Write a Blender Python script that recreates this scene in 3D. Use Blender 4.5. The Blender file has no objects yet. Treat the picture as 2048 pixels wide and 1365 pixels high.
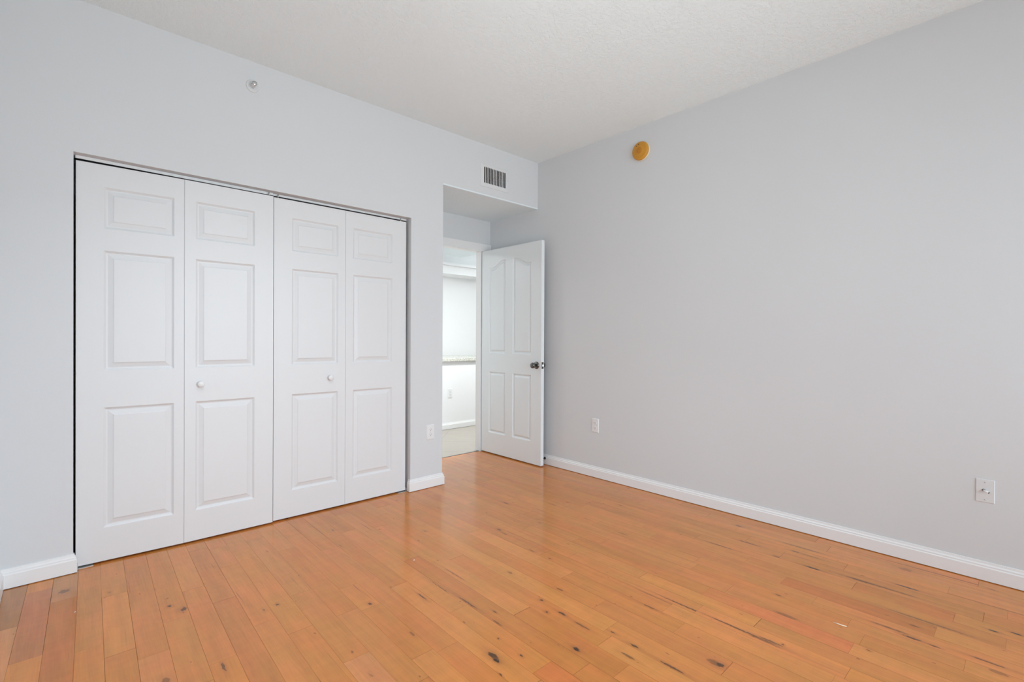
import bpy, bmesh, math, random
from mathutils import Vector, Matrix

scene = bpy.context.scene
COL = scene.collection

# ------------------------------------------------------------------ camera
F_PX, YAW, PITCH, ROLL, EYE = 970.03, 0.7455, -0.0045, 0.0050, 1.15
fwd = Vector((math.sin(YAW) * math.cos(PITCH), math.cos(YAW) * math.cos(PITCH), math.sin(PITCH)))
rgt = Vector((math.cos(YAW), -math.sin(YAW), 0.0))
upv = rgt.cross(fwd)
cr, sr = math.cos(ROLL), math.sin(ROLL)
rgt, upv = cr * rgt + sr * upv, -sr * rgt + cr * upv
cam_data = bpy.data.cameras.new('camera')
cam_data.sensor_fit = 'HORIZONTAL'
cam_data.sensor_width = 36.0
cam_data.lens = F_PX / 2048.0 * 36.0
cam_data.clip_start = 0.02
cam = bpy.data.objects.new('camera', cam_data)
COL.objects.link(cam)
cam.matrix_world = Matrix(((rgt.x, upv.x, -fwd.x, 0.0), (rgt.y, upv.y, -fwd.y, 0.0),
                           (rgt.z, upv.z, -fwd.z, EYE), (0, 0, 0, 1)))
scene.camera = cam

# ------------------------------------------------------------------ daylight, added fill lights, exposure
vs = scene.view_settings
vs.view_transform = 'Standard'
vs.look = 'None'
vs.gamma = 1.0
vs.use_curve_mapping = False
vs.exposure = 0.06
scene.cycles.max_bounces = 14
scene.cycles.diffuse_bounces = 10
scene.cycles.glossy_bounces = 6
scene.cycles.transparent_max_bounces = 12
scene.cycles.sample_clamp_indirect = 6.0

world = bpy.data.worlds.new('overcast_sky')
scene.world = world
world.use_nodes = True
wt = world.node_tree
bg = wt.nodes['Background']
# bright hazy sky above, ground glow added below the horizon to lift the ceiling
tc = wt.nodes.new('ShaderNodeTexCoord')
sep = wt.nodes.new('ShaderNodeSeparateXYZ')
wt.links.new(tc.outputs['Generated'], sep.inputs[0])
hz = wt.nodes.new('ShaderNodeMapRange')
hz.inputs['From Min'].default_value = -0.04
hz.inputs['From Max'].default_value = 0.04
wt.links.new(sep.outputs[2], hz.inputs['Value'])
wmix = wt.nodes.new('ShaderNodeMix')
wmix.data_type = 'RGBA'
wmix.inputs[6].default_value = (0.88, 1.0, 1.06, 1)  # added ground glow
wmix.inputs[7].default_value = (1.17, 1.38, 1.53, 1)  # sky
wt.links.new(hz.outputs['Result'], wmix.inputs[0])
wt.links.new(wmix.outputs[2], bg.inputs['Color'])
bg.inputs['Strength'].default_value = 5.1


def area_light(name, loc, rot, sx, sy, power, color=(1, 1, 1), portal=False):
    d = bpy.data.lights.new(name, 'AREA')
    d.shape = 'RECTANGLE'
    d.size, d.size_y = sx, sy
    d.energy = power
    d.color = color
    o = bpy.data.objects.new(name, d)
    COL.objects.link(o)
    o.location = loc
    o.rotation_euler = rot
    if portal:
        d.cycles.is_portal = True
    return o


# the window behind the camera lets the daylight in
WX0, WX1, WZ0, WZ1 = 0.15, 3.05, 0.10, 2.45
area_light('window_daylight_portal', ((WX0 + WX1) / 2, -1.84, (WZ0 + WZ1) / 2),
           (math.radians(90), 0, 0), WX1 - WX0, WZ1 - WZ0, 1.0, portal=True)
# an unseen small window added on the left wall as fill light
VY0, VY1, VZ0, VZ1 = 0.75, 1.45, 1.05, 1.85
area_light('added_side_window_portal', (-0.345, (VY0 + VY1) / 2, (VZ0 + VZ1) / 2),
           (0, math.radians(-90), 0), VZ1 - VZ0, VY1 - VY0, 1.0, portal=True)
# an unseen upward fill light added to brighten the ceiling
area_light('added_ceiling_fill', (1.2, 1.0, 1.1), (math.radians(180), 0, 0), 0.6, 0.6, 6.0, (0.86, 1.0, 1.05))
# an unseen spot added to brighten the left floor and closet doors
spot = bpy.data.lights.new('added_closet_fill', 'SPOT')
spot.energy = 62.0
spot.color = (0.90, 1.0, 1.10)
spot.spot_size = math.radians(125)
spot.spot_blend = 0.9
spot.shadow_soft_size = 0.08
spot_o = bpy.data.objects.new('added_closet_fill', spot)
COL.objects.link(spot_o)
spot_o.location = (0.70, 1.80, 2.77)
# unseen fill lights added to brighten the rooms beyond the doorway
lr = bpy.data.lights.new('living_room_fill', 'POINT')
lr.energy = 10.0
lr.color = (0.97, 1.0, 1.0)
lr.shadow_soft_size = 0.15
lr_o = bpy.data.objects.new('living_room_fill', lr)
COL.objects.link(lr_o)
lr_o.location = (4.9, 4.55, 2.35)
area_light('living_room_fill_far', (6.6, 4.6, 2.77), (0, 0, 0), 1.0, 1.0, 6.0, (0.95, 1.0, 1.0))
area_light('hall_fill', (3.61, 4.14, 2.19), (0, 0, 0), 0.25, 0.25, 31.0, (0.95, 1.0, 1.0))  # unseen fill added for the half wall and hall tiles
area_light('hall_fill_left', (2.05, 4.55, 2.19), (0, 0, 0), 0.4, 0.4, 9.0, (0.95, 1.0, 1.0))  # unseen fill added to spill into the entry nook

# ------------------------------------------------------------------ helpers
def tag(o, label=None, cat=None, group=None, kind=None):
    if label: o['label'] = label
    if cat: o['category'] = cat
    if group: o['group'] = group
    if kind: o['kind'] = kind
    return o


def empty(name, loc, rz=0.0):
    o = bpy.data.objects.new(name, None)
    COL.objects.link(o)
    o.location = loc
    o.rotation_euler = (0, 0, rz)
    o.empty_display_size = 0.05
    return o


class MB:
    """collects faces into one mesh"""

    def __init__(self):
        self.v, self.f, self.smooth = [], [], []

    def add(self, verts, faces, smooth=False):
        n = len(self.v)
        self.v += [tuple(p) for p in verts]
        for f in faces:
            self.f.append([i + n for i in f])
            self.smooth.append(smooth)

    def box(self, x0, x1, y0, y1, z0, z1):
        v = [(x, y, z) for z in (z0, z1) for y in (y0, y1) for x in (x0, x1)]
        self.add(v, [(0, 2, 3, 1), (4, 5, 7, 6), (0, 1, 5, 4), (2, 6, 7, 3), (0, 4, 6, 2), (1, 3, 7, 5)])

    def lathe(self, prof, axis, origin=(0, 0, 0), seg=32, smooth=True):
        """prof: (radius, along) pairs, turned about `axis` through origin"""
        a = Vector(axis).normalized()
        u = a.orthogonal().normalized()
        w = a.cross(u)
        o = Vector(origin)
        vs_, rings = [], []
        for r, h in prof:
            if r < 1e-6:
                rings.append([len(vs_)])
                vs_.append(o + a * h)
            else:
                ring = []
                for i in range(seg):
                    t = 2 * math.pi * i / seg
                    ring.append(len(vs_))
                    vs_.append(o + a * h + (u * math.cos(t) + w * math.sin(t)) * r)
                rings.append(ring)
        fs = []
        for A, B in zip(rings, rings[1:]):
            if len(A) == 1 and len(B) == 1:
                continue
            for i in range(seg):
                j = (i + 1) % seg
                if len(A) == 1:
                    fs.append((A[0], B[i], B[j]))
                elif len(B) == 1:
                    fs.append((A[i], B[0], A[j]))
                else:
                    fs.append((A[i], B[i], B[j], A[j]))
        self.add(vs_, fs, smooth)

    def tube(self, pts, r, seg=10):
        pts = [Vector(p) for p in pts]
        vs_, rings = [], []
        for i, p in enumerate(pts):
            d = (pts[min(i + 1, len(pts) - 1)] - pts[max(i - 1, 0)]).normalized()
            u = d.orthogonal().normalized() if i == 0 else (u - d * u.dot(d)).normalized()
            w = d.cross(u)
            rr = r[i] if isinstance(r, (list, tuple)) else r
            ring = []
            for k in range(seg):
                t = 2 * math.pi * k / seg
                ring.append(len(vs_))
                vs_.append(p + (u * math.cos(t) + w * math.sin(t)) * rr)
            rings.append(ring)
        fs = [tuple(reversed(rings[0])), tuple(rings[-1])]
        for A, B in zip(rings, rings[1:]):
            for k in range(seg):
                fs.append((A[k], A[(k + 1) % seg], B[(k + 1) % seg], B[k]))
        self.add(vs_, fs, True)

    def build(self, name, mat, parent=None, loc=None, bevel=0.0, bseg=2, weld=True, normals=True):
        me = bpy.data.meshes.new(name)
        me.from_pydata(self.v, [], self.f)
        for p, s in zip(me.polygons, self.smooth):
            p.use_smooth = s
        bm = bmesh.new()
        bm.from_mesh(me)
        if weld:
            bmesh.ops.remove_doubles(bm, verts=bm.verts, dist=1e-6)
        if normals:
            bmesh.ops.recalc_face_normals(bm, faces=bm.faces)
        bm.to_mesh(me)
        bm.free()
        me.materials.append(mat)
        o = bpy.data.objects.new(name, me)
        COL.objects.link(o)
        if parent: o.parent = parent
        if loc: o.location = loc
        if bevel:
            m = o.modifiers.new('bevel', 'BEVEL')
            m.width, m.segments = bevel, bseg
            m.limit_method = 'ANGLE'
            m.angle_limit = math.radians(40)
            m.harden_normals = False
        return o


def slab(name, axis, a0, a1, u0, u1, w0, w1, holes, mat, kind='structure', parent=None):
    """a flat slab, thickness along `axis`, with rectangular holes (u0,u1,w0,w1); one connected mesh"""
    us = sorted({u0, u1, *[min(max(h[i], u0), u1) for h in holes for i in (0, 1)]})
    ws = sorted({w0, w1, *[min(max(h[i], w0), w1) for h in holes for i in (2, 3)]})
    ax = 'xyz'.index(axis)

    def P(a, u, w):
        r = [u, w]
        r.insert(ax, a)
        return tuple(r)
    mb = MB()

    def solid(i, j):
        if i < 0 or j < 0 or i >= len(us) - 1 or j >= len(ws) - 1: return False
        c, d = (us[i] + us[i + 1]) / 2, (ws[j] + ws[j + 1]) / 2
        return not any(h[0] < c < h[1] and h[2] < d < h[3] for h in holes)
    for i in range(len(us) - 1):
        for j in range(len(ws) - 1):
            if not solid(i, j): continue
            q = [(us[i], ws[j]), (us[i + 1], ws[j]), (us[i + 1], ws[j + 1]), (us[i], ws[j + 1])]
            for a in (a0, a1):
                mb.add([P(a, *c) for c in q], [(0, 1, 2, 3)])
            for (di, dj, e) in ((-1, 0, (3, 0)), (1, 0, (1, 2)), (0, -1, (0, 1)), (0, 1, (2, 3))):
                if not solid(i + di, j + dj):
                    A, B = q[e[0]], q[e[1]]
                    mb.add([P(a0, *A), P(a0, *B), P(a1, *B), P(a1, *A)], [(0, 1, 2, 3)])
    o = mb.build(name, mat, parent)
    if kind: o['kind'] = kind
    return o


def sweep(name, path, prof, side, mat):
    """profile (depth, height) swept along an xy path with mitred corners; depth goes to `side` (+1 = left of travel)"""
    pts = [Vector((x, y)) for x, y in path]
    mb = MB()
    rings = []
    for i, p in enumerate(pts):
        ns = []
        for a, b in ((i - 1, i), (i, i + 1)):
            if a >= 0 and b < len(pts):
                d = (pts[b] - pts[a]).normalized()
                ns.append(Vector((-d.y, d.x)) * side)
        if len(ns) == 2:
            m = (ns[0] + ns[1])
            m = m / m.length
            k = 1.0 / m.dot(ns[0])
        else:
            m, k = ns[0], 1.0
        rings.append([(p.x + m.x * k * d, p.y + m.y * k * d, z) for d, z in prof])
    n = len(prof)
    v = [q for r in rings for q in r]
    f = []
    for i in range(len(rings) - 1):
        for j in range(n):
            a, b = i * n + j, i * n + (j + 1) % n
            f.append((a, b, b + n, a + n))
    f.append(tuple(range(n)))
    f.append(tuple(range(len(v) - 1, len(v) - 1 - n, -1)))
    mb.add(v, f)
    o = mb.build(name, mat)
    o['kind'] = 'structure'
    return o


# ------------------------------------------------------------------ materials
class NT:
    def __init__(self, name):
        self.m = bpy.data.materials.new(name)
        self.m.use_nodes = True
        self.t = self.m.node_tree
        self.b = self.t.nodes['Principled BSDF']

    def n(self, typ, **kw):
        nd = self.t.nodes.new(typ)
        for k, v in kw.items(): setattr(nd, k, v)
        return nd

    def l(self, a, b): self.t.links.new(a, b)

    def math(self, op, a, b=None, clamp=False):
        nd = self.n('ShaderNodeMath', operation=op, use_clamp=clamp)
        for i, x in enumerate((a, b)):
            if x is None: continue
            if isinstance(x, (int, float)): nd.inputs[i].default_value = x
            else: self.l(x, nd.inputs[i])
        return nd.outputs[0]

    def ramp(self, x, lo, hi, a=0.0, b=1.0, smooth=True):
        nd = self.n('ShaderNodeMapRange')
        if smooth: nd.interpolation_type = 'SMOOTHSTEP'
        self.l(x, nd.inputs['Value'])
        for k, v in (('From Min', lo), ('From Max', hi), ('To Min', a), ('To Max', b)):
            nd.inputs[k].default_value = v
        return nd.outputs['Result']

    def mix(self, fac, a, b, mode='MIX'):
        nd = self.n('ShaderNodeMix', data_type='RGBA', blend_type=mode)
        for i, x in ((0, fac), (6, a), (7, b)):
            if isinstance(x, (int, float)): nd.inputs[i].default_value = x
            elif isinstance(x, tuple): nd.inputs[i].default_value = (*x, 1)
            else: self.l(x, nd.inputs[i])
        return nd.outputs[2]

    def noise(self, vec, scale, detail=2.0, rough=0.5):
        nd = self.n('ShaderNodeTexNoise')
        self.l(vec, nd.inputs['Vector'])
        nd.inputs['Scale'].default_value = scale
        nd.inputs['Detail'].default_value = detail
        nd.inputs['Roughness'].default_value = rough
        return nd.outputs['Fac']

    def coords(self): return self.n('ShaderNodeTexCoord').outputs['Object']

    def scaled(self, vec, s):
        nd = self.n('ShaderNodeVectorMath', operation='MULTIPLY')
        self.l(vec, nd.inputs[0])
        nd.inputs[1].default_value = s
        return nd.outputs[0]

    def bump(self, h, strength, dist=0.002):
        nd = self.n('ShaderNodeBump')
        nd.inputs['Strength'].default_value = strength
        nd.inputs['Distance'].default_value = dist
        self.l(h, nd.inputs['Height'])
        self.l(nd.outputs[0], self.b.inputs['Normal'])


def plain(name, col, rough=0.5, metal=0.0, spec=0.5, bump=None, vary=0.0):
    m = NT(name)
    b = m.b
    b.inputs['Base Color'].default_value = (*col, 1)
    b.inputs['Roughness'].default_value = rough
    b.inputs['Metallic'].default_value = metal
    b.inputs['Specular IOR Level'].default_value = spec
    c = m.coords()
    if vary:
        f = m.noise(c, 1.3, 3)
        f2 = m.ramp(f, 0.3, 0.7, 1 - vary, 1 + vary)
        hsv = m.n('ShaderNodeHueSaturation')
        hsv.inputs['Color'].default_value = (*col, 1)
        m.l(f2, hsv.inputs['Value'])
        m.l(hsv.outputs[0], b.inputs['Base Color'])
    if bump:
        m.bump(m.noise(c, bump[0], bump[2] if len(bump) > 2 else 2.0), bump[1])
    return m.m


M = {}
M['wall'] = plain('grey_wall_paint', (0.675, 0.69, 0.705), 0.6, spec=0.25, bump=(170, 0.10, 3), vary=0.006)
M['hall_wall'] = plain('white_wall_paint', (0.85, 0.85, 0.86), 0.6, spec=0.25, bump=(170, 0.08, 3))


def ceiling_mat(name, col):
    m = NT(name)
    m.b.inputs['Base Color'].default_value = (*col, 1)
    m.b.inputs['Roughness'].default_value = 0.85
    m.b.inputs['Specular IOR Level'].default_value = 0.15
    c = m.coords()
    a = m.noise(c, 55, 4, 0.6)
    k = m.ramp(a, 0.46, 0.58)
    f = m.noise(c, 160, 3)
    h = m.math('ADD', k, m.math('MULTIPLY', f, 0.5))
    m.bump(h, 0.42, 0.0035)
    return m.m


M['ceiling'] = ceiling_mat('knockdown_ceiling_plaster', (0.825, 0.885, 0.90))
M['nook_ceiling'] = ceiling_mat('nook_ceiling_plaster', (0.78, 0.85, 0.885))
M['trim'] = plain('white_trim_paint', (0.82, 0.82, 0.82), 0.35, spec=0.4, bump=(60, 0.03))


def grain_door(name, col):
    """moulded hardboard: faint embossed wood grain"""
    m = NT(name)
    m.b.inputs['Base Color'].default_value = (*col, 1)
    m.b.inputs['Roughness'].default_value = 0.38
    m.b.inputs['Specular IOR Level'].default_value = 0.4
    c = m.coords()
    w = m.noise(m.scaled(c, (5.0, 5.0, 0.9)), 3.0, 2)
    v = m.math('MULTIPLY', w, 26.0)
    s = m.math('SINE', v)
    g = m.noise(m.scaled(c, (180.0, 180.0, 6.0)), 1.0, 3)
    h = m.math('ADD', m.math('MULTIPLY', s, 0.25), g)
    m.bump(h, 0.10, 0.0012)
    return m.m


M['door'] = grain_door('white_moulded_door', (0.735, 0.745, 0.755))
M['door_smooth'] = plain('white_door_enamel', (0.78, 0.815, 0.83), 0.35, spec=0.4, bump=(40, 0.02))
M['plastic'] = plain('white_plastic', (0.79, 0.79, 0.79), 0.3)
M['slot'] = plain('dark_slot', (0.10, 0.10, 0.10), 0.6)
M['vent_shade'] = plain('vent_shade_black', (0.02, 0.02, 0.02), 0.9, spec=0.1)  # near-black colour stands in for the shade inside the vent
M['closet'] = plain('unlit_closet_wall', (0.5, 0.5, 0.5), 0.8, spec=0.1)
M['steel'] = plain('galvanised_steel', (0.62, 0.62, 0.60), 0.4, metal=0.8)
M['nickel'] = plain('satin_nickel', (0.20, 0.195, 0.185), 0.2, metal=1.0)
M['black'] = plain('black_rubber', (0.008, 0.008, 0.008), 0.5)
M['track'] = plain('white_enamelled_track', (0.80, 0.80, 0.80), 0.35)
M['yellow'] = plain('aged_yellow_plastic', (0.60, 0.27, 0.022), 0.4)
M['yellow_dark'] = plain('aged_yellow_plastic_darker', (0.50, 0.20, 0.014), 0.45)
M['cream'] = plain('cream_plastic', (0.78, 0.70, 0.55), 0.4)
M['brown_dot'] = plain('dark_brown_dot', (0.05, 0.025, 0.005), 0.5)
M['chrome'] = plain('bright_chrome', (0.75, 0.75, 0.75), 0.15, metal=1.0)
M['white_metal'] = plain('white_painted_metal', (0.80, 0.80, 0.80), 0.4)
M['louver'] = plain('white_register_blade', (0.78, 0.78, 0.78), 0.4)
M['wall_plate'] = plain('grey_painted_plate', (0.70, 0.71, 0.72), 0.45)
M['sliver'] = plain('pale_wood_sliver', (0.85, 0.72, 0.55), 0.6)
M['fleck'] = plain('white_paint_fleck', (0.9, 0.88, 0.85), 0.6)
M['seam'] = plain('dark_floor_gap', (0.055, 0.02, 0.008), 0.8, spec=0.1)


def tile_mat():
    m = NT('beige_diagonal_tile')
    c = m.coords()
    sep = m.n('ShaderNodeSeparateXYZ')
    m.l(c, sep.inputs[0])
    x, y = sep.outputs[0], sep.outputs[1]
    T, q = 0.48, math.sqrt(0.5)
    g = None
    for s, off in ((1, 4.919), (-1, 1.024)):
        a = m.math('MULTIPLY', m.math('ADD', y, m.math('MULTIPLY', x, float(s))), q)
        a = m.math('DIVIDE', m.math('SUBTRACT', a, off), T)
        fr = m.math('FRACT', m.math('ADD', a, 100.5))
        d = m.math('ABSOLUTE', m.math('SUBTRACT', fr, 0.5))
        k = m.ramp(d, 0.004, 0.010, 1.0, 0.0)
        g = k if g is None else m.math('MAXIMUM', g, k)
    n = m.noise(c, 6, 4)
    base = m.mix(n, (0.38, 0.335, 0.29), (0.44, 0.395, 0.345))
    col = m.mix(g, base, (0.29, 0.26, 0.23))
    m.l(col, m.b.inputs['Base Color'])
    m.b.inputs['Roughness'].default_value = 0.35
    return m.m


def granite_mat():
    m = NT('speckled_granite')
    c = m.coords()
    a = m.noise(c, 60, 4, 0.7)
    b = m.noise(c, 140, 2)
    col = m.mix(m.ramp(a, 0.40, 0.62), (0.42, 0.41, 0.36), (0.78, 0.77, 0.70))
    col = m.mix(m.ramp(b, 0.66, 0.70), col, (0.10, 0.09, 0.08))
    m.l(col, m.b.inputs['Base Color'])
    m.b.inputs['Roughness'].default_value = 0.2
    return m.m


M['tile'] = tile_mat()
M['granite'] = granite_mat()


def wood_mat():
    m = NT('rustic_beech_boards')
    c = m.coords()
    at = m.n('ShaderNodeAttribute', attribute_name='tone')
    tone, rnd = at.outputs['Color'], at.outputs['Alpha']
    off = m.n('ShaderNodeCombineXYZ')
    m.l(m.math('MULTIPLY', rnd, 37.0), off.inputs[0])
    m.l(m.math('MULTIPLY', rnd, 91.0), off.inputs[1])
    ad = m.n('ShaderNodeVectorMath', operation='ADD')
    m.l(c, ad.inputs[0]); m.l(off.outputs[0], ad.inputs[1])
    p = ad.outputs[0]
    fine = m.noise(m.scaled(p, (160.0, 7.0, 1.0)), 1.0, 4, 0.6)
    broad = m.noise(m.scaled(p, (26.0, 2.2, 1.0)), 1.0, 3, 0.55)
    chat = m.noise(m.scaled(p, (9.0, 30.0, 1.0)), 1.0, 2, 0.5)
    cloud = m.noise(m.scaled(p, (7.0, 4.0, 1.0)), 1.0, 2, 0.5)
    v = m.math('ADD', m.ramp(fine, 0.25, 0.75, -0.05, 0.05), m.ramp(broad, 0.3, 0.7, -0.075, 0.06))
    v = m.math('ADD', v, m.ramp(chat, 0.35, 0.65, -0.02, 0.02))
    v = m.math('ADD', v, m.ramp(cloud, 0.3, 0.7, -0.05, 0.05))
    v = m.math('ADD', v, 1.0)
    hsv = m.n('ShaderNodeHueSaturation')
    m.l(tone, hsv.inputs['Color'])
    m.l(v, hsv.inputs['Value'])
    m.l(m.ramp(cloud, 0.3, 0.7, 0.504, 0.496), hsv.inputs['Hue'])
    col = hsv.outputs[0]
    # mineral streaks along the boards
    st = m.noise(m.scaled(p, (48.0, 1.6, 1.0)), 1.0, 3, 0.65)
    sm = m.ramp(st, 0.66, 0.74, 0.0, 0.55)
    col = m.mix(sm, col, (0.20, 0.075, 0.025))
    # small specks
    sp = m.noise(m.scaled(p, (60.0, 22.0, 1.0)), 1.0, 1, 0.4)
    col = m.mix(m.ramp(sp, 0.765, 0.80, 0.0, 0.6), col, (0.14, 0.05, 0.02))
    # knots and cracks laid out board by board
    wob = m.n('ShaderNodeTexNoise')
    m.l(m.scaled(c, (110.0, 60.0, 1.0)), wob.inputs['Vector'])
    wob.inputs['Scale'].default_value = 1.0
    wob.inputs['Detail'].default_value = 2.0
    sc = m.n('ShaderNodeVectorMath', operation='MULTIPLY_ADD')
    m.l(wob.outputs['Color'], sc.inputs[0])
    sc.inputs[1].default_value = (0.010, 0.03, 0)
    sc.inputs[2].default_value = (-0.005, -0.015, 0)
    wp = m.n('ShaderNodeVectorMath', operation='ADD')
    m.l(c, wp.inputs[0]); m.l(sc.outputs[0], wp.inputs[1])
    sx = m.n('ShaderNodeSeparateXYZ')
    m.l(wp.outputs[0], sx.inputs[0])
    for i in range(4):
        a = m.n('ShaderNodeAttribute', attribute_name='knot%d' % i)
        e = m.n('ShaderNodeAttribute', attribute_name='dark%d' % i)
        ks = m.n('ShaderNodeSeparateColor')
        m.l(a.outputs['Color'], ks.inputs[0])
        dx = m.math('DIVIDE', m.math('SUBTRACT', sx.outputs[0], ks.outputs[0]), ks.outputs[2])
        dy = m.math('DIVIDE', m.math('SUBTRACT', sx.outputs[1], ks.outputs[1]), a.outputs['Alpha'])
        d = m.math('SQRT', m.math('ADD', m.math('MULTIPLY', dx, dx), m.math('MULTIPLY', dy, dy)))
        halo = m.math('MULTIPLY', m.ramp(d, 0.6, 3.2, 0.45, 0.0), e.outputs['Fac'])
        core = m.math('MULTIPLY', m.ramp(d, 0.65, 1.10, 1.0, 0.0), e.outputs['Fac'])
        col = m.mix(halo, col, (0.30, 0.105, 0.03))
        col = m.mix(core, col, (0.055, 0.027, 0.013))
    m.l(col, m.b.inputs['Base Color'])
    m.l(m.ramp(fine, 0.2, 0.8, 0.17 - 0.03, 0.17 + 0.04), m.b.inputs['Roughness'])
    m.b.inputs['Specular IOR Level'].default_value = 0.5
    m.bump(m.math('ADD', fine, m.math('MULTIPLY', m.noise(m.scaled(p, (9.0, 2.0, 1.0)), 1.0, 2), 3.0)), 0.06, 0.0015)
    return m.m


M['wood'] = wood_mat()


def glass_mat():
    m = NT('window_glass')
    t = m.t
    tr = m.n('ShaderNodeBsdfTransparent')
    gl = m.n('ShaderNodeBsdfGlossy')
    gl.inputs['Roughness'].default_value = 0.02
    fr = m.n('ShaderNodeFresnel')
    fr.inputs['IOR'].default_value = 1.45
    mx = m.n('ShaderNodeMixShader')
    m.l(fr.outputs[0], mx.inputs[0]); m.l(tr.outputs[0], mx.inputs[1]); m.l(gl.outputs[0], mx.inputs[2])
    m.l(mx.outputs[0], t.nodes['Material Output'].inputs['Surface'])
    return m.m


M['glass'] = glass_mat()

# ------------------------------------------------------------------ the room shell
XL, XR, YF, YB, H = -0.215, 3.2507, 3.1759, -1.70, 2.791
CL0, CL1, CLT = 0.0326, 1.9025, 2.0493          # closet opening
NK0, NKT, NKY = 2.188, 2.3607, 3.86             # entry nook
DX0, DX1, DT = 2.25, 3.13, 2.05                 # rough opening of the bedroom door

slab('wall_far', 'y', YF, 3.285, XL, XR, 0, H,
     [(CL0, CL1, -1, CLT), (NK0, 9, -1, NKT + 0.012), (2.597, 2.841, 2.467, 2.602)], M['wall'])
slab('wall_right', 'x', XR, XR + 0.12, YB, 3.93, 0, H, [], M['wall'])
slab('wall_left', 'x', XL - 0.12, XL, YB, 3.93, 0, H, [(VY0, VY1, VZ0, VZ1)], M['wall'])
slab('wall_rear', 'y', YB - 0.12, YB, XL - 0.12, XR + 0.12, 0, H, [(WX0, WX1, WZ0, WZ1)], M['wall'])
slab('wall_nook_left', 'x', 2.07, NK0, 3.285, NKY, 0, H, [], M['wall'])
slab('wall_nook_back', 'y', NKY, 3.93, XL, XR, 0, H, [(DX0, DX1, -1, DT)], M['wall'])
slab('ceiling', 'z', H, H + 0.08, XL - 0.12, XR + 0.12, YB - 0.12, 3.93, [], M['ceiling'])
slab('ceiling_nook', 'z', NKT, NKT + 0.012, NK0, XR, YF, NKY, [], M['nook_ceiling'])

BASE = [(0, 0.0035), (0.014, 0.0035), (0.014, 0.064), (0.0105, 0.069), (0.0105, 0.075), (0.006, 0.081), (0.0045, 0.0915), (0, 0.0915)]
sweep('baseboard_right', [(XR, YB), (XR, 3.845)], BASE, 1, M['trim'])
sweep('baseboard_far', [(CL1, 3.198), (CL1, YF), (NK0, YF), (NK0, NKY)], BASE, -1, M['trim'])
sweep('baseboard_left', [(XL, YB), (XL, YF), (CL0, YF), (CL0, 3.192)], BASE, -1, M['trim'])
sweep('baseboard_rear', [(XL, YB), (WX0, YB), (XR, YB)], BASE, 1, M['trim'])

# rear window (behind the camera)
w1 = empty('window_1', ((WX0 + WX1) / 2, YB - 0.06, WZ0))
tag(w1, kind='structure')
wm = (WX1 - WX0) / 2
fr = slab('window_frame', 'y', -0.035, 0.035, -wm, wm, 0, WZ1 - WZ0,
          [(-wm + 0.05, -0.03, 0.05, WZ1 - WZ0 - 0.05), (0.03, wm - 0.05, 0.05, WZ1 - WZ0 - 0.05)], M['white_metal'], None, w1)
for s in (-1, 1):
    g = MB()
    a, b = sorted((s * 0.03, s * (wm - 0.05)))
    g.box(a, b, -0.003, 0.003, 0.05, WZ1 - WZ0 - 0.05)
    g.build('pane', M['glass'], w1)

# small side window added for its fill light (left wall, unseen)
w2_ = empty('added_window_2', (XL - 0.06, (VY0 + VY1) / 2, VZ0))
tag(w2_, kind='structure')
vm, vh = (VY1 - VY0) / 2, VZ1 - VZ0
slab('window_frame', 'x', -0.03, 0.03, -vm, vm, 0, vh, [(-vm + 0.035, vm - 0.035, 0.035, vh - 0.035)], M['white_metal'], None, w2_)
g = MB()
g.box(-0.003, 0.003, -vm + 0.035, vm - 0.035, 0.035, vh - 0.035)
g.build('pane', M['glass'], w2_)

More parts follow.
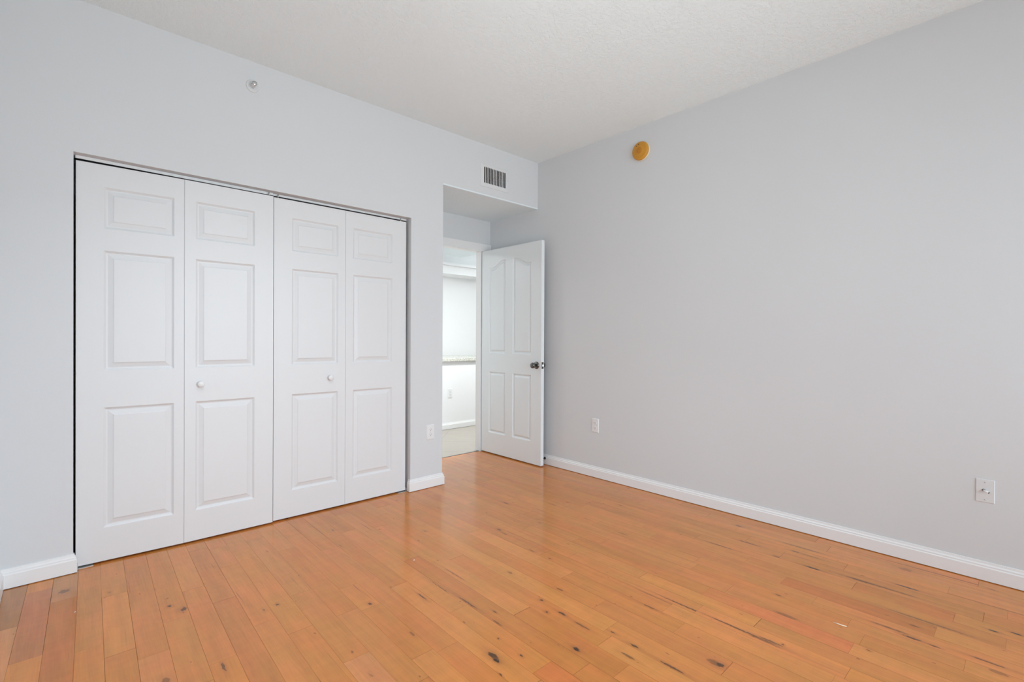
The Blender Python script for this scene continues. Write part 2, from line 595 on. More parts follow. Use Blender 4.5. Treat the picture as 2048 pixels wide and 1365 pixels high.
# ------------------------------------------------------------------ plank floor
KNOTS = [(1.143, 1.328, 0.03, 0.012, 0.9), (1.135, 1.303, 0.012, 0.006, 1), (1.395, 1.153, 0.016, 0.01, 1), (1.704, 0.753, 0.014, 0.011, 1), (1.701, 0.773, 0.03, 0.014, 0.5), (-0.094, 2.759, 0.01, 0.007, 0.9), (-0.088, 2.594, 0.014, 0.006, 0.7), (-0.127, 2.6, 0.03, 0.02, 0.6), (0.331, 2.508, 0.011, 0.007, 0.9), (0.371, 2.441, 0.016, 0.012, 0.8), (0.15, 2.82, 0.006, 0.005, 0.7), (-0.059, 2.915, 0.01, 0.008, 0.6), (-0.002, 2.97, 0.02, 0.022, 0.6), (0.251, 1.967, 0.022, 0.012, 0.5), (0.333, 2.587, 0.005, 0.004, 0.7), (0.675, 2.212, 0.01, 0.006, 0.8), (0.409, 1.917, 0.03, 0.005, 0.7), (0.973, 1.947, 0.01, 0.008, 0.8), (1.171, 1.85, 0.035, 0.004, 0.8), (0.995, 1.64, 0.02, 0.006, 0.5), (1.332, 1.543, 0.02, 0.004, 0.7), (1.288, 1.477, 0.03, 0.004, 0.6), (1.224, 1.394, 0.006, 0.004, 0.7), (1.219, 1.263, 0.008, 0.005, 0.8), (1.544, 1.473, 0.01, 0.006, 0.8), (1.492, 1.394, 0.01, 0.006, 0.8), (1.532, 1.342, 0.022, 0.006, 0.9), (1.526, 1.233, 0.045, 0.006, 0.6), (1.581, 1.121, 0.015, 0.004, 0.9), (1.571, 1.017, 0.02, 0.005, 0.8), (1.504, 1.0, 0.03, 0.006, 0.6), (1.567, 0.863, 0.05, 0.005, 0.8), (1.849, 1.121, 0.035, 0.005, 0.6), (1.473, 1.146, 0.012, 0.006, 0.5), (2.922, 0.884, 0.025, 0.006, 0.6), (3.001, 0.881, 0.12, 0.008, 0.5), (2.775, 0.762, 0.04, 0.007, 1), (3.061, 1.242, 0.02, 0.01, 0.6), (2.845, 1.101, 0.07, 0.005, 0.7), (2.692, 1.195, 0.09, 0.004, 0.7), (2.365, 0.785, 0.012, 0.006, 0.7), (2.779, 0.924, 0.03, 0.01, 0.5), (2.918, 0.806, 0.05, 0.006, 0.4), (2.804, 0.54, 0.09, 0.005, 0.7), (2.214, 0.704, 0.05, 0.012, 0.45), (1.981, 0.681, 0.05, 0.005, 0.7), (1.995, 0.644, 0.006, 0.005, 0.7), (2.886, 0.403, 0.05, 0.006, 0.9), (2.8, 0.568, 0.06, 0.006, 0.7), (2.803, 0.436, 0.09, 0.005, 0.5), (3.105, 0.442, 0.03, 0.02, 0.3), (2.593, 0.297, 0.15, 0.007, 0.5), (2.708, 0.11, 0.015, 0.005, 0.9), (2.749, 0.047, 0.02, 0.006, 0.9), (2.409, 0.321, 0.03, 0.006, 0.9), (2.427, 0.397, 0.07, 0.006, 0.6), (2.408, 0.256, 0.02, 0.004, 0.8), (2.193, 0.416, 0.008, 0.005, 0.6), (2.432, 0.112, 0.05, 0.005, 0.7), (2.381, 0.085, 0.03, 0.012, 0.4), (3.166, 0.317, 0.25, 0.004, 0.6), (2.957, 0.117, 0.2, 0.005, 0.4), (1.967, 0.989, 0.18, 0.004, 0.8), (1.971, 0.793, 0.16, 0.004, 0.8), (1.938, 1.15, 0.1, 0.003, 0.5), (1.964, 0.697, 0.06, 0.003, 0.6), (1.291, 1.675, 0.07, 0.005, 0.7), (1.399, 1.916, 0.09, 0.003, 0.6), (1.277, 1.865, 0.08, 0.003, 0.6), (1.097, 1.24, 0.012, 0.003, 0.8), (1.393, 2.669, 0.004, 0.004, 0.8), (1.611, 1.751, 0.015, 0.008, 0.5), (1.581, 2.469, 0.015, 0.008, 0.4), (1.924, 2.191, 0.02, 0.008, 0.6), (1.907, 2.126, 0.03, 0.004, 0.6), (2.27, 2.513, 0.03, 0.008, 0.6), (1.865, 1.855, 0.02, 0.005, 0.5), (1.869, 1.722, 0.01, 0.006, 0.5), (1.672, 1.478, 0.02, 0.005, 0.6), (2.49, 2.275, 0.03, 0.008, 0.3)]
JOINTS = {-3: [2.736], -2: [2.43], -1: [2.875], 0: [2.365], 1: [2.253], 2: [2.162], 4: [1.958, 2.609], 5: [2.407], 6: [2.107, 2.75, 3.026], 7: [2.912], 8: [1.655], 9: [1.954], 10: [1.51, 1.924, 2.155], 11: [2.609], 12: [2.013], 13: [1.168, 1.663, 2.777], 14: [2.21, 2.517], 15: [0.97, 1.468, 1.469, 2.254], 16: [1.111, 2.062], 17: [1.873], 18: [2.115, 2.822], 19: [0.962], 20: [0.462, 2.723], 22: [0.764], 23: [0.464, 1.02], 25: [0.167, 0.512, 1.17], 26: [0.661], 27: [0.266, 0.817], 28: [0.073, 1.021], 29: [0.227, 0.575, 0.575, 1.336], 30: [0.919], 31: [0.077], 32: [0.27, 1.232], 33: [0.772]}
EDGE = {-3:-.245,-2:-.157,-1:-.07,0:.0167,1:.098,2:.188,3:.281,4:.374,5:.461,6:.551,7:.638,8:.732,9:.828,10:.921,11:1.01,12:1.103,13:1.19,14:1.285,15:1.376,16:1.47,17:1.56,18:1.655,19:1.755,20:1.852,21:1.945,22:2.03,23:2.115,24:2.205,25:2.303,26:2.39,27:2.484,28:2.58,29:2.675,30:2.768,31:2.863,32:2.955,33:3.048,34:3.14,35:3.232,36:3.325}


def slope(b): return 0.03 * min(1.0, max(0.0, (1.6 - b) / 1.3))


def edge_x(k, y): return EDGE[k] + slope(EDGE[k]) * (y - 2.0)


TONES = [(0.592, 0.213, 0.049), (0.600, 0.221, 0.053), (0.584, 0.208, 0.046), (0.610, 0.228, 0.056), (0.576, 0.202, 0.044),
         (0.594, 0.213, 0.050), (0.588, 0.207, 0.050), (0.604, 0.225, 0.052), (0.566, 0.197, 0.043), (0.598, 0.219, 0.048)]
FIXED = [(23, 0.70, (0.60, 0.185, 0.048)), (-2, 2.70, (0.52, 0.185, 0.062)), (-3, 2.95, (0.45, 0.19, 0.068)), (-3, 2.5, (0.62, 0.265, 0.10)),
         (-1, 3.0, (0.52, 0.225, 0.078)), (-1, 2.5, (0.53, 0.18, 0.045)), (8, 1.4, (0.60, 0.235, 0.075)), (27, 0.55, (0.50, 0.165, 0.034)), (20, 2.2, (0.56, 0.193, 0.047)),
         (13, 1.0, (0.60, 0.185, 0.045)), (15, 1.2, (0.54, 0.185, 0.040)), (2, 1.8, (0.60, 0.22, 0.06))]


def plank_floor():
    rng = random.Random(11)
    y_lo, y_hi = YB - 0.1, 3.868
    verts, faces, tones, knots = [], [], [], []
    used = set()
    for k in range(-3, 36):
        ys = sorted(JOINTS.get(k, []))
        cuts = []
        lo = y_lo - rng.uniform(0.0, 0.4)
        pts = [lo] + ys + [y_hi + 0.5]
        for a, b in zip(pts, pts[1:]):
            cuts.append(a)
            y = a
            while b - y > 1.15:
                y += rng.uniform(0.45, 0.85)
                if b - y > 0.25: cuts.append(y)
        cuts.append(y_hi + 0.5)
        for a, b in zip(cuts, cuts[1:]):
            a2, b2 = max(a, y_lo), min(b, y_hi)
            if b2 - a2 < 0.01: continue
            g = rng.choice((0.0002, 0.0002, 0.0003, 0.0004, 0.0006))
            e = rng.choice((0.0002, 0.0003, 0.0006))
            i = len(verts)
            for (kk, y, s) in ((k, a2 + e, 1), (k + 1, a2 + e, -1), (k + 1, b2 - e, -1), (k, b2 - e, 1)):
                x = edge_x(kk, y) + s * g
                x = min(max(x, XL - 0.01), XR + 0.01)
                verts.append((x, y, 0.0))
            faces.append((i, i + 1, i + 2, i + 3))
            t = TONES[rng.randrange(len(TONES))]
            w = rng.uniform(0.925, 1.075)
            for (fk, fy, ft) in FIXED:
                if fk == k and a < fy < b: t, w = ft, 1.0
            tones.append((t[0] * w, t[1] * w, t[2] * w, rng.random()))
            kn = []
            for q, (kx, ky, hl, hw, dk) in enumerate(KNOTS):
                if q not in used and a2 <= ky < b2 and edge_x(k, ky) <= kx < edge_x(k + 1, ky) and len(kn) < 4:
                    kn.append((kx, ky, hw, hl, dk)); used.add(q)
            if not kn and rng.random() < 0.30 and a2 > YB:
                yy = rng.uniform(a2, b2)
                xx = rng.uniform(edge_x(k, yy) + 0.012, edge_x(k + 1, yy) - 0.012)
                kn.append((xx, yy, rng.uniform(0.003, 0.006), rng.uniform(0.006, 0.035), rng.uniform(0.25, 0.6)))
            while len(kn) < 4: kn.append((-50, -50, 0.01, 0.01, 0.0))
            knots.append(kn)
    # the dark subfloor showing in the gaps, in the same mesh
    me = bpy.data.meshes.new('floor')
    n = len(verts)
    zb = -0.0025
    verts += [(XL - 0.12, y_lo - 0.05, zb), (XR + 0.12, y_lo - 0.05, zb), (XR + 0.12, 3.868, zb), (XL - 0.12, 3.868, zb),
              (XL - 0.12, y_lo - 0.05, -0.06), (XR + 0.12, y_lo - 0.05, -0.06), (XR + 0.12, 3.868, -0.06), (XL - 0.12, 3.868, -0.06)]
    nf = len(faces)
    faces += [(n, n + 1, n + 2, n + 3), (n + 4, n + 7, n + 6, n + 5), (n, n + 4, n + 5, n + 1), (n + 1, n + 5, n + 6, n + 2),
              (n + 2, n + 6, n + 7, n + 3), (n + 3, n + 7, n + 4, n)]
    me.from_pydata(verts, [], faces)
    me.materials.append(M['wood'])
    me.materials.append(M['seam'])
    for p in me.polygons:
        if p.index >= nf: p.material_index = 1
    def fill(name, typ, values):
        me.attributes.new(name, typ, 'CORNER')
        d = me.attributes[name].data
        for p in me.polygons:
            for li in p.loop_indices:
                if typ == 'FLOAT': d[li].value = values[p.index] if p.index < nf else 0.0
                else: d[li].color = values[p.index] if p.index < nf else (0.0, 0.0, 0.01, 0.01)
    fill('tone', 'FLOAT_COLOR', tones)
    for i in range(4):
        fill('knot%d' % i, 'FLOAT_COLOR', [q[i][:4] for q in knots])
        fill('dark%d' % i, 'FLOAT', [q[i][4] for q in knots])
    o = bpy.data.objects.new('floor', me)
    COL.objects.link(o)
    o['kind'] = 'structure'


plank_floor()

# ------------------------------------------------------------------ moulded door faces
def inset(poly, d):
    """offset a counter-clockwise polygon inwards by d (mitred)"""
    n = len(poly)
    out = []
    for i in range(n):
        a, b, c = Vector(poly[i - 1]), Vector(poly[i]), Vector(poly[(i + 1) % n])
        u, w = (b - a).normalized(), (c - b).normalized()
        n1, n2 = Vector((-u.y, u.x)), Vector((-w.y, w.x))
        m = (n1 + n2).normalized()
        k = d / max(0.3, m.dot(n1))
        out.append((b.x + m.x * k, b.y + m.y * k))
    return out


RAISED = [(0.0, 0.0), (0.004, 0.0035), (0.010, 0.0085), (0.016, 0.0090), (0.036, 0.0032), (0.040, 0.0005), (0.043, 0.0)]


def panel_face(mb, W, Z, y, sgn, panels, profile):
    """front face of a door leaf (0..W, 0..Z) at depth y; panels are ((x0,x1,z0,z1), arch or None); sgn=+1 sinks towards +y"""
    xs = sorted({0.0, W, *[p[0][i] for p in panels for i in (0, 1)]})
    zs = sorted({0.0, Z, *[p[0][i] for p in panels for i in (2, 3)]})
    for i in range(len(xs) - 1):
        for j in range(len(zs) - 1):
            cx_, cz_ = (xs[i] + xs[i + 1]) / 2, (zs[j] + zs[j + 1]) / 2
            if any(p[0][0] < cx_ < p[0][1] and p[0][2] < cz_ < p[0][3] for p in panels): continue
            mb.add([(xs[i], y, zs[j]), (xs[i + 1], y, zs[j]), (xs[i + 1], y, zs[j + 1]), (xs[i], y, zs[j + 1])], [(0, 1, 2, 3)])
    for (x0, x1, z0, z1), arch in panels:
        if arch:
            N = 16
            top = []
            for q in range(N + 1):
                t = q / N
                x = x1 + (x0 - x1) * t
                top.append((x, arch((x - x0) / (x1 - x0)) * 1.0))
            poly = [(x0, z0), (x1, z0)] + top
            for A, B in zip(top, top[1:]):
                if abs(A[1] - z1) < 1e-7 and abs(B[1] - z1) < 1e-7: continue
                mb.add([(A[0], y, A[1]), (A[0], y, z1), (B[0], y, z1), (B[0], y, B[1])], [(0, 1, 2, 3)])
        else:
            poly = [(x0, z0), (x1, z0), (x1, z1), (x0, z1)]
        rings = []
        for d, dep in profile:
            if arch:
                ring = [(x0 + d, z0 + d), (x1 - d, z0 + d)]
                for q in range(N + 1):
                    x = x1 - d + (x0 - x1 + 2 * d) * q / N
                    t = (x - x0) / (x1 - x0)
                    sl = (arch(t + 0.01) - arch(t - 0.01)) / 0.02 / (x1 - x0)
                    ring.append((x, arch(t) - d * math.sqrt(1 + sl * sl)))
            else:
                ring = inset(poly, d)
            rings.append([(x, y + sgn * dep, z) for x, z in ring])
        n = len(poly)
        for A, B in zip(rings, rings[1:]):
            for q in range(n):
                r = (q + 1) % n
                mb.add([A[q], A[r], B[r], B[q]], [(0, 1, 2, 3)])
        mb.add(rings[-1], [tuple(range(n))])


def door_leaf(name, W, Z, T, panels, mat, parent, loc, rz, both=False, profile=RAISED):
    """leaf with its front face at local y=0 and thickness T towards +y"""
    mb = MB()
    panel_face(mb, W, Z, 0.0, 1, panels, profile)
    if both: panel_face(mb, W, Z, T, -1, panels, profile)
    else: mb.add([(0, T, 0), (W, T, 0), (W, T, Z), (0, T, Z)], [(0, 1, 2, 3)])
    mb.add([(0, 0, 0), (0, T, 0), (0, T, Z), (0, 0, Z)], [(0, 1, 2, 3)])
    mb.add([(W, 0, 0), (W, T, 0), (W, T, Z), (W, 0, Z)], [(0, 1, 2, 3)])
    mb.add([(0, 0, 0), (W, 0, 0), (W, T, 0), (0, T, 0)], [(0, 1, 2, 3)])
    mb.add([(0, 0, Z), (W, 0, Z), (W, T, Z), (0, T, Z)], [(0, 1, 2, 3)])
    me = bpy.data.meshes.new(name)
    me.from_pydata(mb.v, [], mb.f)
    bm = bmesh.new()
    bm.from_mesh(me)
    bmesh.ops.remove_doubles(bm, verts=bm.verts, dist=1e-6)
    bmesh.ops.recalc_face_normals(bm, faces=bm.faces)
    bm.to_mesh(me)
    bm.free()
    me.materials.append(mat)
    o = bpy.data.objects.new(name, me)
    COL.objects.link(o)
    if parent: o.parent = parent
    o.location = loc
    o.rotation_euler = (0, 0, rz)
    return o


LEAF_Z0, LEAF_H, LEAF_T = 0.010, 2.011, 0.034


def bifold(name, label, spans, knob_leaf, knob_x, knob_z, pins):
    (xa, ya), _ = spans[0]
    root = empty(name, (xa, ya, 0))
    tag(root, label, 'closet door', 'bifold closet doors', 'structure')
    for i, ((x0, y0), (x1, y1)) in enumerate(spans):
        W = math.hypot(x1 - x0, y1 - y0)
        rz = math.atan2(y1 - y0, x1 - x0)
        p0, p1 = PANEL_X[name][i]
        s = W / (x1 - x0)
        px0, px1 = (p0 - x0) * s, (p1 - x0) * s
        panels = [((px0, px1, a - LEAF_Z0, b - LEAF_Z0), None) for a, b in PANEL_Z]
        leaf = door_leaf('leaf', W, LEAF_H, LEAF_T, panels, M['door'], root, (x0 - xa, y0 - ya, LEAF_Z0), rz)
        if i == knob_leaf:
            k = MB()
            k.lathe([(0.011, 0.0), (0.0085, 0.003), (0.0080, 0.009), (0.010, 0.012), (0.0160, 0.0145), (0.0175, 0.018),
                     (0.0168, 0.0215), (0.0125, 0.0240), (0.0, 0.0248)], (0, -1, 0), ((knob_x - x0) * s, 0.0, knob_z - LEAF_Z0))
            k.build('knob', M['plastic'], leaf)
        for pi, px in pins:
            if pi == i:
                p = MB()
                p.lathe([(0.0, 0.0), (0.0032, 0.0), (0.0032, 0.024), (0.0, 0.024)], (0, 0, 1), ((px - x0) * s, 0.015, LEAF_H), seg=12)
                p.build('guide_pin', M['steel'], leaf)
    return root


PANEL_Z = [(0.178, 0.790), (0.978, 1.588), (1.700, 1.910)]
PANEL_X = {'door_1': [(0.1470, 0.4415), (0.5410, 0.8425)], 'door_2': [(1.0625, 1.3625), (1.4680, 1.7690)]}
bifold('door_1', 'left pair of white bifold closet doors, standing slightly proud of the right pair',
       [((0.0418, 3.219), (0.4870, 3.199)), ((0.4885, 3.199), (0.9465, 3.197))], 1, 0.5650, 0.886, [(1, 0.925)])
bifold('door_2', 'right pair of white bifold closet doors, next to the door to the hall',
       [((0.9540, 3.212), (1.4130, 3.212)), ((1.4145, 3.212), (1.8830, 3.215))], 0, 1.3075, 0.884, [(0, 0.982), (1, 1.845)])


def track(name, x0, x1, y0, y1, z0, z1, label):
    """inverted U channel of folded sheet"""
    t = 0.0014
    zr = z1 - 0.005
    prof = [(y0, z0), (y0, z1), (y1, z1), (y1, zr), (y1 - t, zr), (y1 - t, z1 - t), (y0 + t, z1 - t), (y0 + t, z0)]
    mb = MB()
    v = [(x, y, z) for x in (x0, x1) for y, z in prof]
    n = len(prof)
    f = [(i, (i + 1) % n, n + (i + 1) % n, n + i) for i in range(n)]
    f += [(0, 1, 6, 7), (1, 2, 5, 6), (2, 3, 4, 5), (n, n + 7, n + 6, n + 1), (n + 1, n + 6, n + 5, n + 2), (n + 2, n + 5, n + 4, n + 3)]
    mb.add(v, f)
    return tag(mb.build(name, M['track']), label, 'door track', 'closet door tracks')


track('door_track', 0.0400, 0.9530, 3.229, 3.262, 2.0345, CLT, 'left white metal track above the left pair of bifold closet doors')
track('door_track', 0.9565, 1.9000, 3.240, 3.273, 2.0370, CLT, 'right white metal track above the right pair of bifold closet doors')


def floor_bracket(x0, x1, y0, y1, label, up):
    mb = MB()
    mb.box(x0, x1, y0, y1, 0.0, 0.0025)
    xa, xb = (x0 - 0.0022, x0) if up < 0 else (x1, x1 + 0.0022)
    mb.box(xa, xb, y0, y1, 0.0, 0.028)
    o = mb.build('floor_bracket', M['steel'])
    tag(o, label, 'bracket', 'closet floor brackets')


floor_bracket(0.0500, 0.108, 3.206, 3.240, 'metal floor bracket under the outer corner of the left closet doors', -1)
floor_bracket(1.818, 1.8845, 3.202, 3.236, 'metal floor bracket under the outer corner of the right closet doors', 1)

# ------------------------------------------------------------------ bedroom door and its frame
slab('trim_1', 'y', NKY - 0.012, NKY, 2.195, XR - 0.0005, 0, 2.118, [(2.268, 3.174, -1, 2.041)], M['trim'])
slab('trim_2', 'y', NKY - 0.004, 3.93, DX0, DX1, 0, DT, [(DX0 + 0.01, DX1 - 0.0095, -1, DT - 0.0095)], M['trim'])

D_X, D_Y0, D_Y1, D_Z0, D_Z1, D_T = 3.135, 3.010, 3.852, 0.010, 2.036, 0.036
d3 = empty('door_3', (D_X, D_Y1, 0))
tag(d3, 'white moulded panel door standing open against the right wall', 'door', None, 'structure')
DW = D_Y1 - D_Y0


def arch_l(t):   # rises from the outer stile to the middle stile
    t = min(1.0, max(0.0, (t - 0.18) / 0.64))
    s = t * t * (3 - 2 * t)
    return 1.857 + 0.062 * s - D_Z0


def arch_r(t): return arch_l(1 - t)


# local x runs from the hinge towards the camera
SOFT = [(0.0, 0.0), (0.003, 0.0045), (0.009, 0.0100), (0.015, 0.0112), (0.020, 0.0105), (0.031, 0.0035), (0.036, 0.0022)]
pl = (D_Y1 - 3.738, D_Y1 - 3.492)
pr_ = (D_Y1 - 3.388, D_Y1 - 3.140)
panels3 = [((pl[0], pl[1], 0.212 - D_Z0, 0.820 - D_Z0), None), ((pr_[0], pr_[1], 0.212 - D_Z0, 0.820 - D_Z0), None),
           ((pl[0], pl[1], 1.006 - D_Z0, 1.919 - D_Z0), arch_l), ((pr_[0], pr_[1], 1.006 - D_Z0, 1.919 - D_Z0), arch_r)]
slab3 = door_leaf('door_leaf', DW, D_Z1 - D_Z0, D_T, panels3, M['door_smooth'], d3, (0, 0, D_Z0), math.radians(-90), True, SOFT)

KX, KZ = D_Y1 - 3.067, 0.912 - D_Z0
for s, y in ((-1, 0.0), (1, D_T)):
    r = MB()
    r.lathe([(0.0, 0.0), (0.033, 0.0), (0.033, 0.004), (0.030, 0.009), (0.017, 0.012), (0.0, 0.012)], (0, s, 0), (KX, y, KZ), 36)
    rose = r.build('knob_rose', M['nickel'], slab3)
    k = MB()
    L = 0.055 if s < 0 else 0.050
    k.lathe([(0.0, 0.0), (0.011, 0.0), (0.011, L - 0.040), (0.016, L - 0.035), (0.0245, L - 0.026), (0.026, L - 0.015), (0.0245, L - 0.006),
             (0.018, L - 0.001), (0.0, L)], (0, s, 0), (KX, y + s * 0.010, KZ), 36)
    k.build('knob', M['nickel'], slab3)
lp = MB()
lp.box(DW - 0.001, DW + 0.0012, 0.006, D_T - 0.006, KZ - 0.029, KZ + 0.029)
lpo = lp.build('latch_plate', M['nickel'], slab3)
lb = MB()
lb.add([(DW, 0.012, KZ - 0.010), (DW, 0.026, KZ - 0.010), (DW, 0.026, KZ + 0.010), (DW, 0.012, KZ + 0.010),
        (DW + 0.002, 0.012, KZ - 0.008), (DW + 0.008, 0.026, KZ - 0.008), (DW + 0.008, 0.026, KZ + 0.008), (DW + 0.002, 0.012, KZ + 0.008)],
       [(0, 1, 2, 3), (4, 5, 6, 7), (0, 1, 5, 4), (1, 2, 6, 5), (2, 3, 7, 6), (3, 0, 4, 7)])
lb.build('latch_bolt', M['steel'], slab3)

# baseboard door stop behind the door
ds = empty('door_stop', (XR - 0.014, 3.052, 0.058))
tag(ds, 'small black door stop screwed to the baseboard behind the open door', 'door stop')
b = MB(); b.lathe([(0.0, 0.0), (0.0115, 0.0), (0.0115, 0.006), (0.006, 0.010), (0.0, 0.010)], (-1, 0, 0), (0, 0, 0), 20)
b.build('base', M['black'], ds)
b = MB(); b.tube([(-0.008, 0, 0), (-0.025, -0.001, 0), (-0.048, -0.002, -0.002)], 0.0042, 12)
b.build('rod', M['black'], ds)
b = MB(); b.lathe([(0.0, 0.0), (0.0085, 0.0), (0.0095, 0.008), (0.0085, 0.015), (0.0, 0.017)], (-1, 0, 0), (-0.047, -0.002, -0.002), 20)
b.build('rubber_tip', M['black'], ds)


# ------------------------------------------------------------------ wall fittings
def outlet(label, loc, rz, w=0.070, h=0.1165, group='duplex wall outlets'):
    """local: x across, z up, -y out of the wall"""
    root = empty('wall_outlet', loc, rz)
    tag(root, label, 'outlet', group)
    p = MB()
    t = 0.0055
    p.add([(-w / 2, 0, -h / 2), (w / 2, 0, -h / 2), (w / 2, 0, h / 2), (-w / 2, 0, h / 2),
           (-w / 2 + .004, -t, -h / 2 + .004), (w / 2 - .004, -t, -h / 2 + .004), (w / 2 - .004, -t, h / 2 - .004), (-w / 2 + .004, -t, h / 2 - .004)],
          [(0, 1, 2, 3), (4, 5, 6, 7), (0, 1, 5, 4), (1, 2, 6, 5), (2, 3, 7, 6), (3, 0, 4, 7)])
    p.build('cover_plate', M['plastic'], root, bevel=0.0012)
    for s in (1, -1):
        c = MB()
        cz = s * 0.0195
        pts = []
        for i in range(28):
            a = 2 * math.pi * i / 28
            pts.append((0.0168 * math.cos(a), max(-0.0135, min(0.0135, 0.0168 * math.sin(a)))))
        vs_ = [(x, -t + 0.001, cz + z) for x, z in pts] + [(x * .97, -t - 0.0018, cz + z * .97) for x, z in pts]
        n = len(pts)
        c.add(vs_, [tuple(range(n)), tuple(range(n, 2 * n))] + [(i, (i + 1) % n, n + (i + 1) % n, n + i) for i in range(n)])
        rc = c.build('receptacle', M['plastic'], root)
        for x, hh in ((-0.0064, 0.0082), (0.0064, 0.0068)):
            q = MB(); q.box(x - 0.0011, x + 0.0011, -t - 0.0022, -t - 0.0010, cz + 0.0035 - hh / 2, cz + 0.0035 + hh / 2)
            q.build('slot', M['slot'], rc)
        q = MB(); q.lathe([(0.0, 0.0), (0.0025, 0.0), (0.0025, 0.0012), (0, 0.0012)], (0, -1, 0), (0, -t - 0.0010, cz - 0.0068), 14)
        q.build('ground_hole', M['slot'], rc)
    q = MB(); q.lathe([(0.0, 0.0), (0.0032, 0.0), (0.0028, 0.0012), (0, 0.0015)], (0, -1, 0), (0, -t, 0), 14)
    q.build('screw', M['white_metal'], root)
    return root


outlet('white duplex outlet on the wall stub between closet and doorway', (2.0777, YF, 0.4265), 0.0)
outlet('white duplex outlet on the right wall, right of the open door', (XR, 2.491, 0.432), math.radians(-90))

# coax plate
cp = empty('cable_plate', (XR, 0.1655, 0.4305), math.radians(-90))
tag(cp, 'white cable jack plate on the right wall near the photo edge', 'wall plate')
p = MB()
w, h, t = 0.067, 0.112, 0.0032
p.add([(-w / 2, 0, -h / 2), (w / 2, 0, -h / 2), (w / 2, 0, h / 2), (-w / 2, 0, h / 2),
       (-w / 2 + .002, -t, -h / 2 + .002), (w / 2 - .002, -t, -h / 2 + .002), (w / 2 - .002, -t, h / 2 - .002), (-w / 2 + .002, -t, h / 2 - .002)],
      [(0, 1, 2, 3), (4, 5, 6, 7), (0, 1, 5, 4), (1, 2, 6, 5), (2, 3, 7, 6), (3, 0, 4, 7)])
p.build('cover_plate', M['wall_plate'], cp, bevel=0.001)
for s in (1, -1):
    q = MB(); q.lathe([(0.0, 0.0), (0.0030, 0.0), (0.0026, 0.0012), (0, 0.0014)], (0, -1, 0), (0, -t, s * 0.0418), 14)
    q.build('screw', M['steel'], cp)
q = MB()
q.tube([(-0.004, -t, 0.003), (-0.003, -t - 0.006, 0.002), (0.003, -t - 0.010, 0.0), (0.013, -t - 0.013, -0.003)], [0.0042, 0.0042, 0.0040, 0.0040], 14)
con = q.build('connector', M['white_metal'], cp)
q = MB()
q.tube([(0.0128, -t - 0.0129, -0.0029), (0.0146, -t - 0.0134, -0.0034)], 0.0041, 14)
q.build('connector_hole', M['black'], con)
q = MB()
q.lathe([(0.0, 0.0), (0.0062, 0.0), (0.0058, 0.0010), (0, 0.0010)], (0, -1, 0), (-0.0045, -t, 0.0035), 16)
q.build('grommet', M['black'], cp)

# smoke detector
sd = empty('smoke_detector', (XR, 2.0650, 2.5905))
tag(sd, 'round yellowed smoke detector high on the right wall', 'smoke detector')
q = MB(); q.lathe([(0.0, 0.0), (0.0715, 0.0), (0.0715, 0.007), (0.069, 0.0105), (0.0, 0.0105)], (-1, 0, 0), (0, 0, 0), 56)
q.build('mount_plate', M['cream'], sd)
q = MB()
q.lathe([(0.0, 0.009), (0.0665, 0.009), (0.0695, 0.014), (0.0695, 0.024), (0.0665, 0.030), (0.056, 0.0345), (0.0535, 0.0335), (0.0515, 0.0345), (0.047, 0.0365),
         (0.0445, 0.0350), (0.0425, 0.0365), (0.0, 0.0375)], (-1, 0, 0), (0, 0, 0), 56)
body = q.build('housing', M['yellow'], sd)
q = MB(); q.lathe([(0.0, 0.036), (0.024, 0.036), (0.024, 0.0385), (0.022, 0.0395), (0.0, 0.0400)], (-1, 0, 0), (0, 0, 0), 40)
q.build('test_button', M['yellow_dark'], sd)
for yy, zz in ((0.026, 0.038), (0.008, 0.0475)):
    q = MB(); q.lathe([(0.0, 0.034), (0.0042, 0.034), (0.0042, 0.0362), (0, 0.0366)], (-1, 0, 0), (0, yy, zz), 14)
    q.build('indicator_hole', M['brown_dot'], sd)

# sprinkler head
sp = empty('sprinkler_head', (0.8215, YF, 2.6450))
tag(sp, 'white sidewall sprinkler head high on the wall above the closet', 'sprinkler')
q = MB(); q.lathe([(0.0, 0.0), (0.036, 0.0), (0.036, 0.002), (0.031, 0.006), (0.027, 0.0065), (0.021, 0.003), (0.0, 0.003)], (0, -1, 0), (0, 0, 0), 40)
q.build('escutcheon', M['wall_plate'], sp)
q = MB(); q.lathe([(0.0, 0.002), (0.013, 0.002), (0.013, 0.012), (0.010, 0.014), (0.010, 0.020), (0.0, 0.020)], (0, -1, 0), (0, 0, 0), 24)
q.build('body', M['chrome'], sp)
for s in (-1, 1):
    q = MB(); q.tube([(0, -0.018, s * 0.008), (0, -0.026, s * 0.012), (0, -0.038, s * 0.009), (0, -0.045, s * 0.003)], 0.0022, 8)
    q.build('frame_arm', M['chrome'], sp)
q = MB(); q.tube([(0, -0.019, 0), (0, -0.028, 0), (0, -0.043, 0)], [0.0024, 0.003, 0.0024], 10)
q.build('glass_bulb', M['steel'], sp)
q = MB(); q.lathe([(0.0, 0.045), (0.013, 0.045), (0.014, 0.0465), (0.005, 0.048), (0.0, 0.048)], (0, -1, 0), (0, 0, 0), 24)
q.build('deflector', M['chrome'], sp)

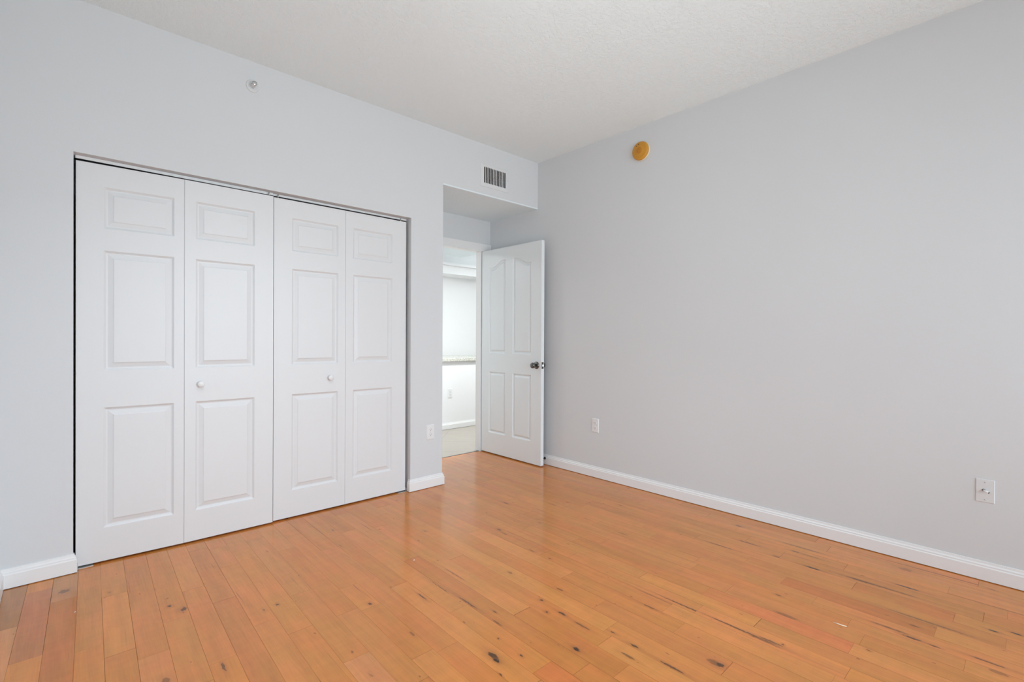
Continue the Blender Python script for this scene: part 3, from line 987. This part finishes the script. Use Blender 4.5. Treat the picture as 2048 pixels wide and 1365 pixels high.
# air register
vt = empty('air_vent', (2.719, YF, 2.5345))
tag(vt, 'white air register with dark slots above the entry nook', 'vent')
w2, h2 = 0.157, 0.100
fr = MB()
o_, i_ = [(-w2, -h2), (w2, -h2), (w2, h2), (-w2, h2)], [(-0.122, -0.0675), (0.122, -0.0675), (0.122, 0.0675), (-0.122, 0.0675)]
m_ = [(-0.134, -0.0795), (0.134, -0.0795), (0.134, 0.0795), (-0.134, 0.0795)]
vv = [(x, -0.0003, z) for x, z in o_] + [(x, -0.004, z) for x, z in [(a * .985, b_ * .98) for a, b_ in o_]] + [(x, -0.009, z) for x, z in m_] + [(x, -0.008, z) for x, z in i_] + [(x, 0.02, z) for x, z in i_]
ff = []
for r in range(4):
    for k in range(4):
        a, b_ = r * 4 + k, r * 4 + (k + 1) % 4
        ff.append((a, b_, b_ + 4, a + 4))
fr.add(vv, ff)
fr.build('register_frame', M['wall_plate'], vt)
NB = 13
for i in range(NB):
    x = -0.122 + 0.244 * (i + 1) / (NB + 1)
    a = math.radians((x / 0.122) * -10)
    q = MB()
    c_, s_ = math.cos(a), math.sin(a)
    pts = []
    for u, d in ((-0.0022, 0.0), (0.0022, 0.0), (0.0022, 0.005), (-0.0022, 0.005)):
        pts.append((x + u * c_ + d * s_, -0.006 + d * c_ - u * s_))
    q.add([(px, py, z) for z in (-0.0673, 0.0673) for px, py in pts],
          [(0, 1, 2, 3), (4, 5, 6, 7), (0, 1, 5, 4), (1, 2, 6, 5), (2, 3, 7, 6), (3, 0, 4, 7)])
    q.build('louver', M['louver'], vt)
for i in range(6):
    z = -0.0675 + 0.135 * (i + 0.5) / 6
    q = MB(); q.box(-0.1215, 0.1215, 0.012, 0.024, z - 0.0007, z + 0.0007)
    q.build('rear_blade', M['vent_shade'], vt)
du = MB()
bx = [(-0.1215, -0.067), (0.1215, -0.067), (0.1215, 0.067), (-0.1215, 0.067)]
du.add([(x, 0.001, z) for x, z in bx] + [(x, 0.25, z) for x, z in bx], [(0, 1, 5, 4), (1, 2, 6, 5), (2, 3, 7, 6), (3, 0, 4, 7), (4, 5, 6, 7)])
du.build('duct', M['vent_shade'], vt, normals=False)
q = MB(); q.lathe([(0.0, 0.0), (0.0035, 0.0), (0.003, 0.0015), (0, 0.002)], (0, -1, 0), (0.1405, -0.0072, 0.0), 14)
q.build('screw', M['steel'], vt)

# ------------------------------------------------------------------ small things on the floor
q = MB()
q.tube([(2.2985, 0.5560, 0.0028), (2.2995, 0.5400, 0.0034), (2.3008, 0.5230, 0.0030), (2.3050, 0.5110, 0.0026)], [0.0010, 0.0019, 0.0022, 0.0014], 8)
tag(q.build('wood_sliver', M['sliver']), 'pale curved sliver lying on the floorboards at the lower right', 'debris')
for nm, lab, (x, y), s in (('paint_fleck', 'tiny white fleck on the floor in front of the left closet doors', (0.034, 2.716), 0.004),
                           ('paint_fleck', 'tiny white fleck on the floor in the middle of the room', (1.333, 2.183), 0.005)):
    q = MB()
    q.add([(x - s, y, 0.0002), (x + s * .4, y - s * .7, 0.0002), (x + s, y + s * .3, 0.0002), (x - s * .2, y + s * .8, 0.0002), (x, y, 0.0022)],
          [(0, 1, 4), (1, 2, 4), (2, 3, 4), (3, 0, 4), (3, 2, 1, 0)])
    tag(q.build(nm, M['fleck']), lab, 'debris', 'white flecks on the floor')

# ------------------------------------------------------------------ beyond the doorway
M['threshold'] = plain('dark_threshold_strip', (0.02, 0.008, 0.004), 0.7, spec=0.15)
slab('trim_4', 'z', -0.05, -0.0016, DX0, DX1, 3.8682, 3.8890, [], M['threshold'])
slab('floor_hall', 'z', -0.06, -0.004, 1.4, 7.6, 3.889, 6.0, [], M['tile'])
slab('wall_hall_front', 'y', 3.93, 3.97, XR - 0.02, 7.6, -0.004, H, [], M['hall_wall'])
slab('wall_hall_left', 'x', 1.30, 1.4, 3.93, 6.0, -0.004, H, [], M['hall_wall'])
slab('wall_hall_right', 'x', 7.6, 7.7, 3.93, 6.0, -0.004, H, [], M['hall_wall'])
slab('wall_hall_back', 'y', 5.86, 6.0, 1.4, 7.6, -0.004, H, [], M['hall_wall'])
slab('wall_half', 'y', 5.073, 5.19, 2.2, 7.6, -0.004, 0.8565, [], M['hall_wall'])
slab('ceiling_living', 'z', H, H + 0.08, 1.3, 7.7, 3.93, 6.0, [], M['ceiling'])
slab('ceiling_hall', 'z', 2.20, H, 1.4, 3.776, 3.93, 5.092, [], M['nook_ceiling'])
sweep('baseboard_hall', [(2.2, 5.073), (7.6, 5.073)], [(d, z * 0.9 - 0.004) for d, z in BASE], -1, M['trim'])
bm_ = MB()
bm_.box(1.4, 7.6, 5.53, 5.86, 2.049, 2.16)
bm_.box(1.4, 7.6, 5.47, 5.86, 2.16, 2.19)
bmo = bm_.build('trim_3', M['hall_wall'])
bmo['kind'] = 'structure'
ct = MB()
ct.box(2.2, 7.58, 5.035, 5.86, 0.857, 0.900)
tag(ct.build('countertop', M['granite'], bevel=0.006), 'speckled granite countertop on the white half wall beyond the doorway', 'countertop')
outlet('white duplex outlet on the half wall below the granite countertop', (3.613, 5.073, 0.451), 0.0)
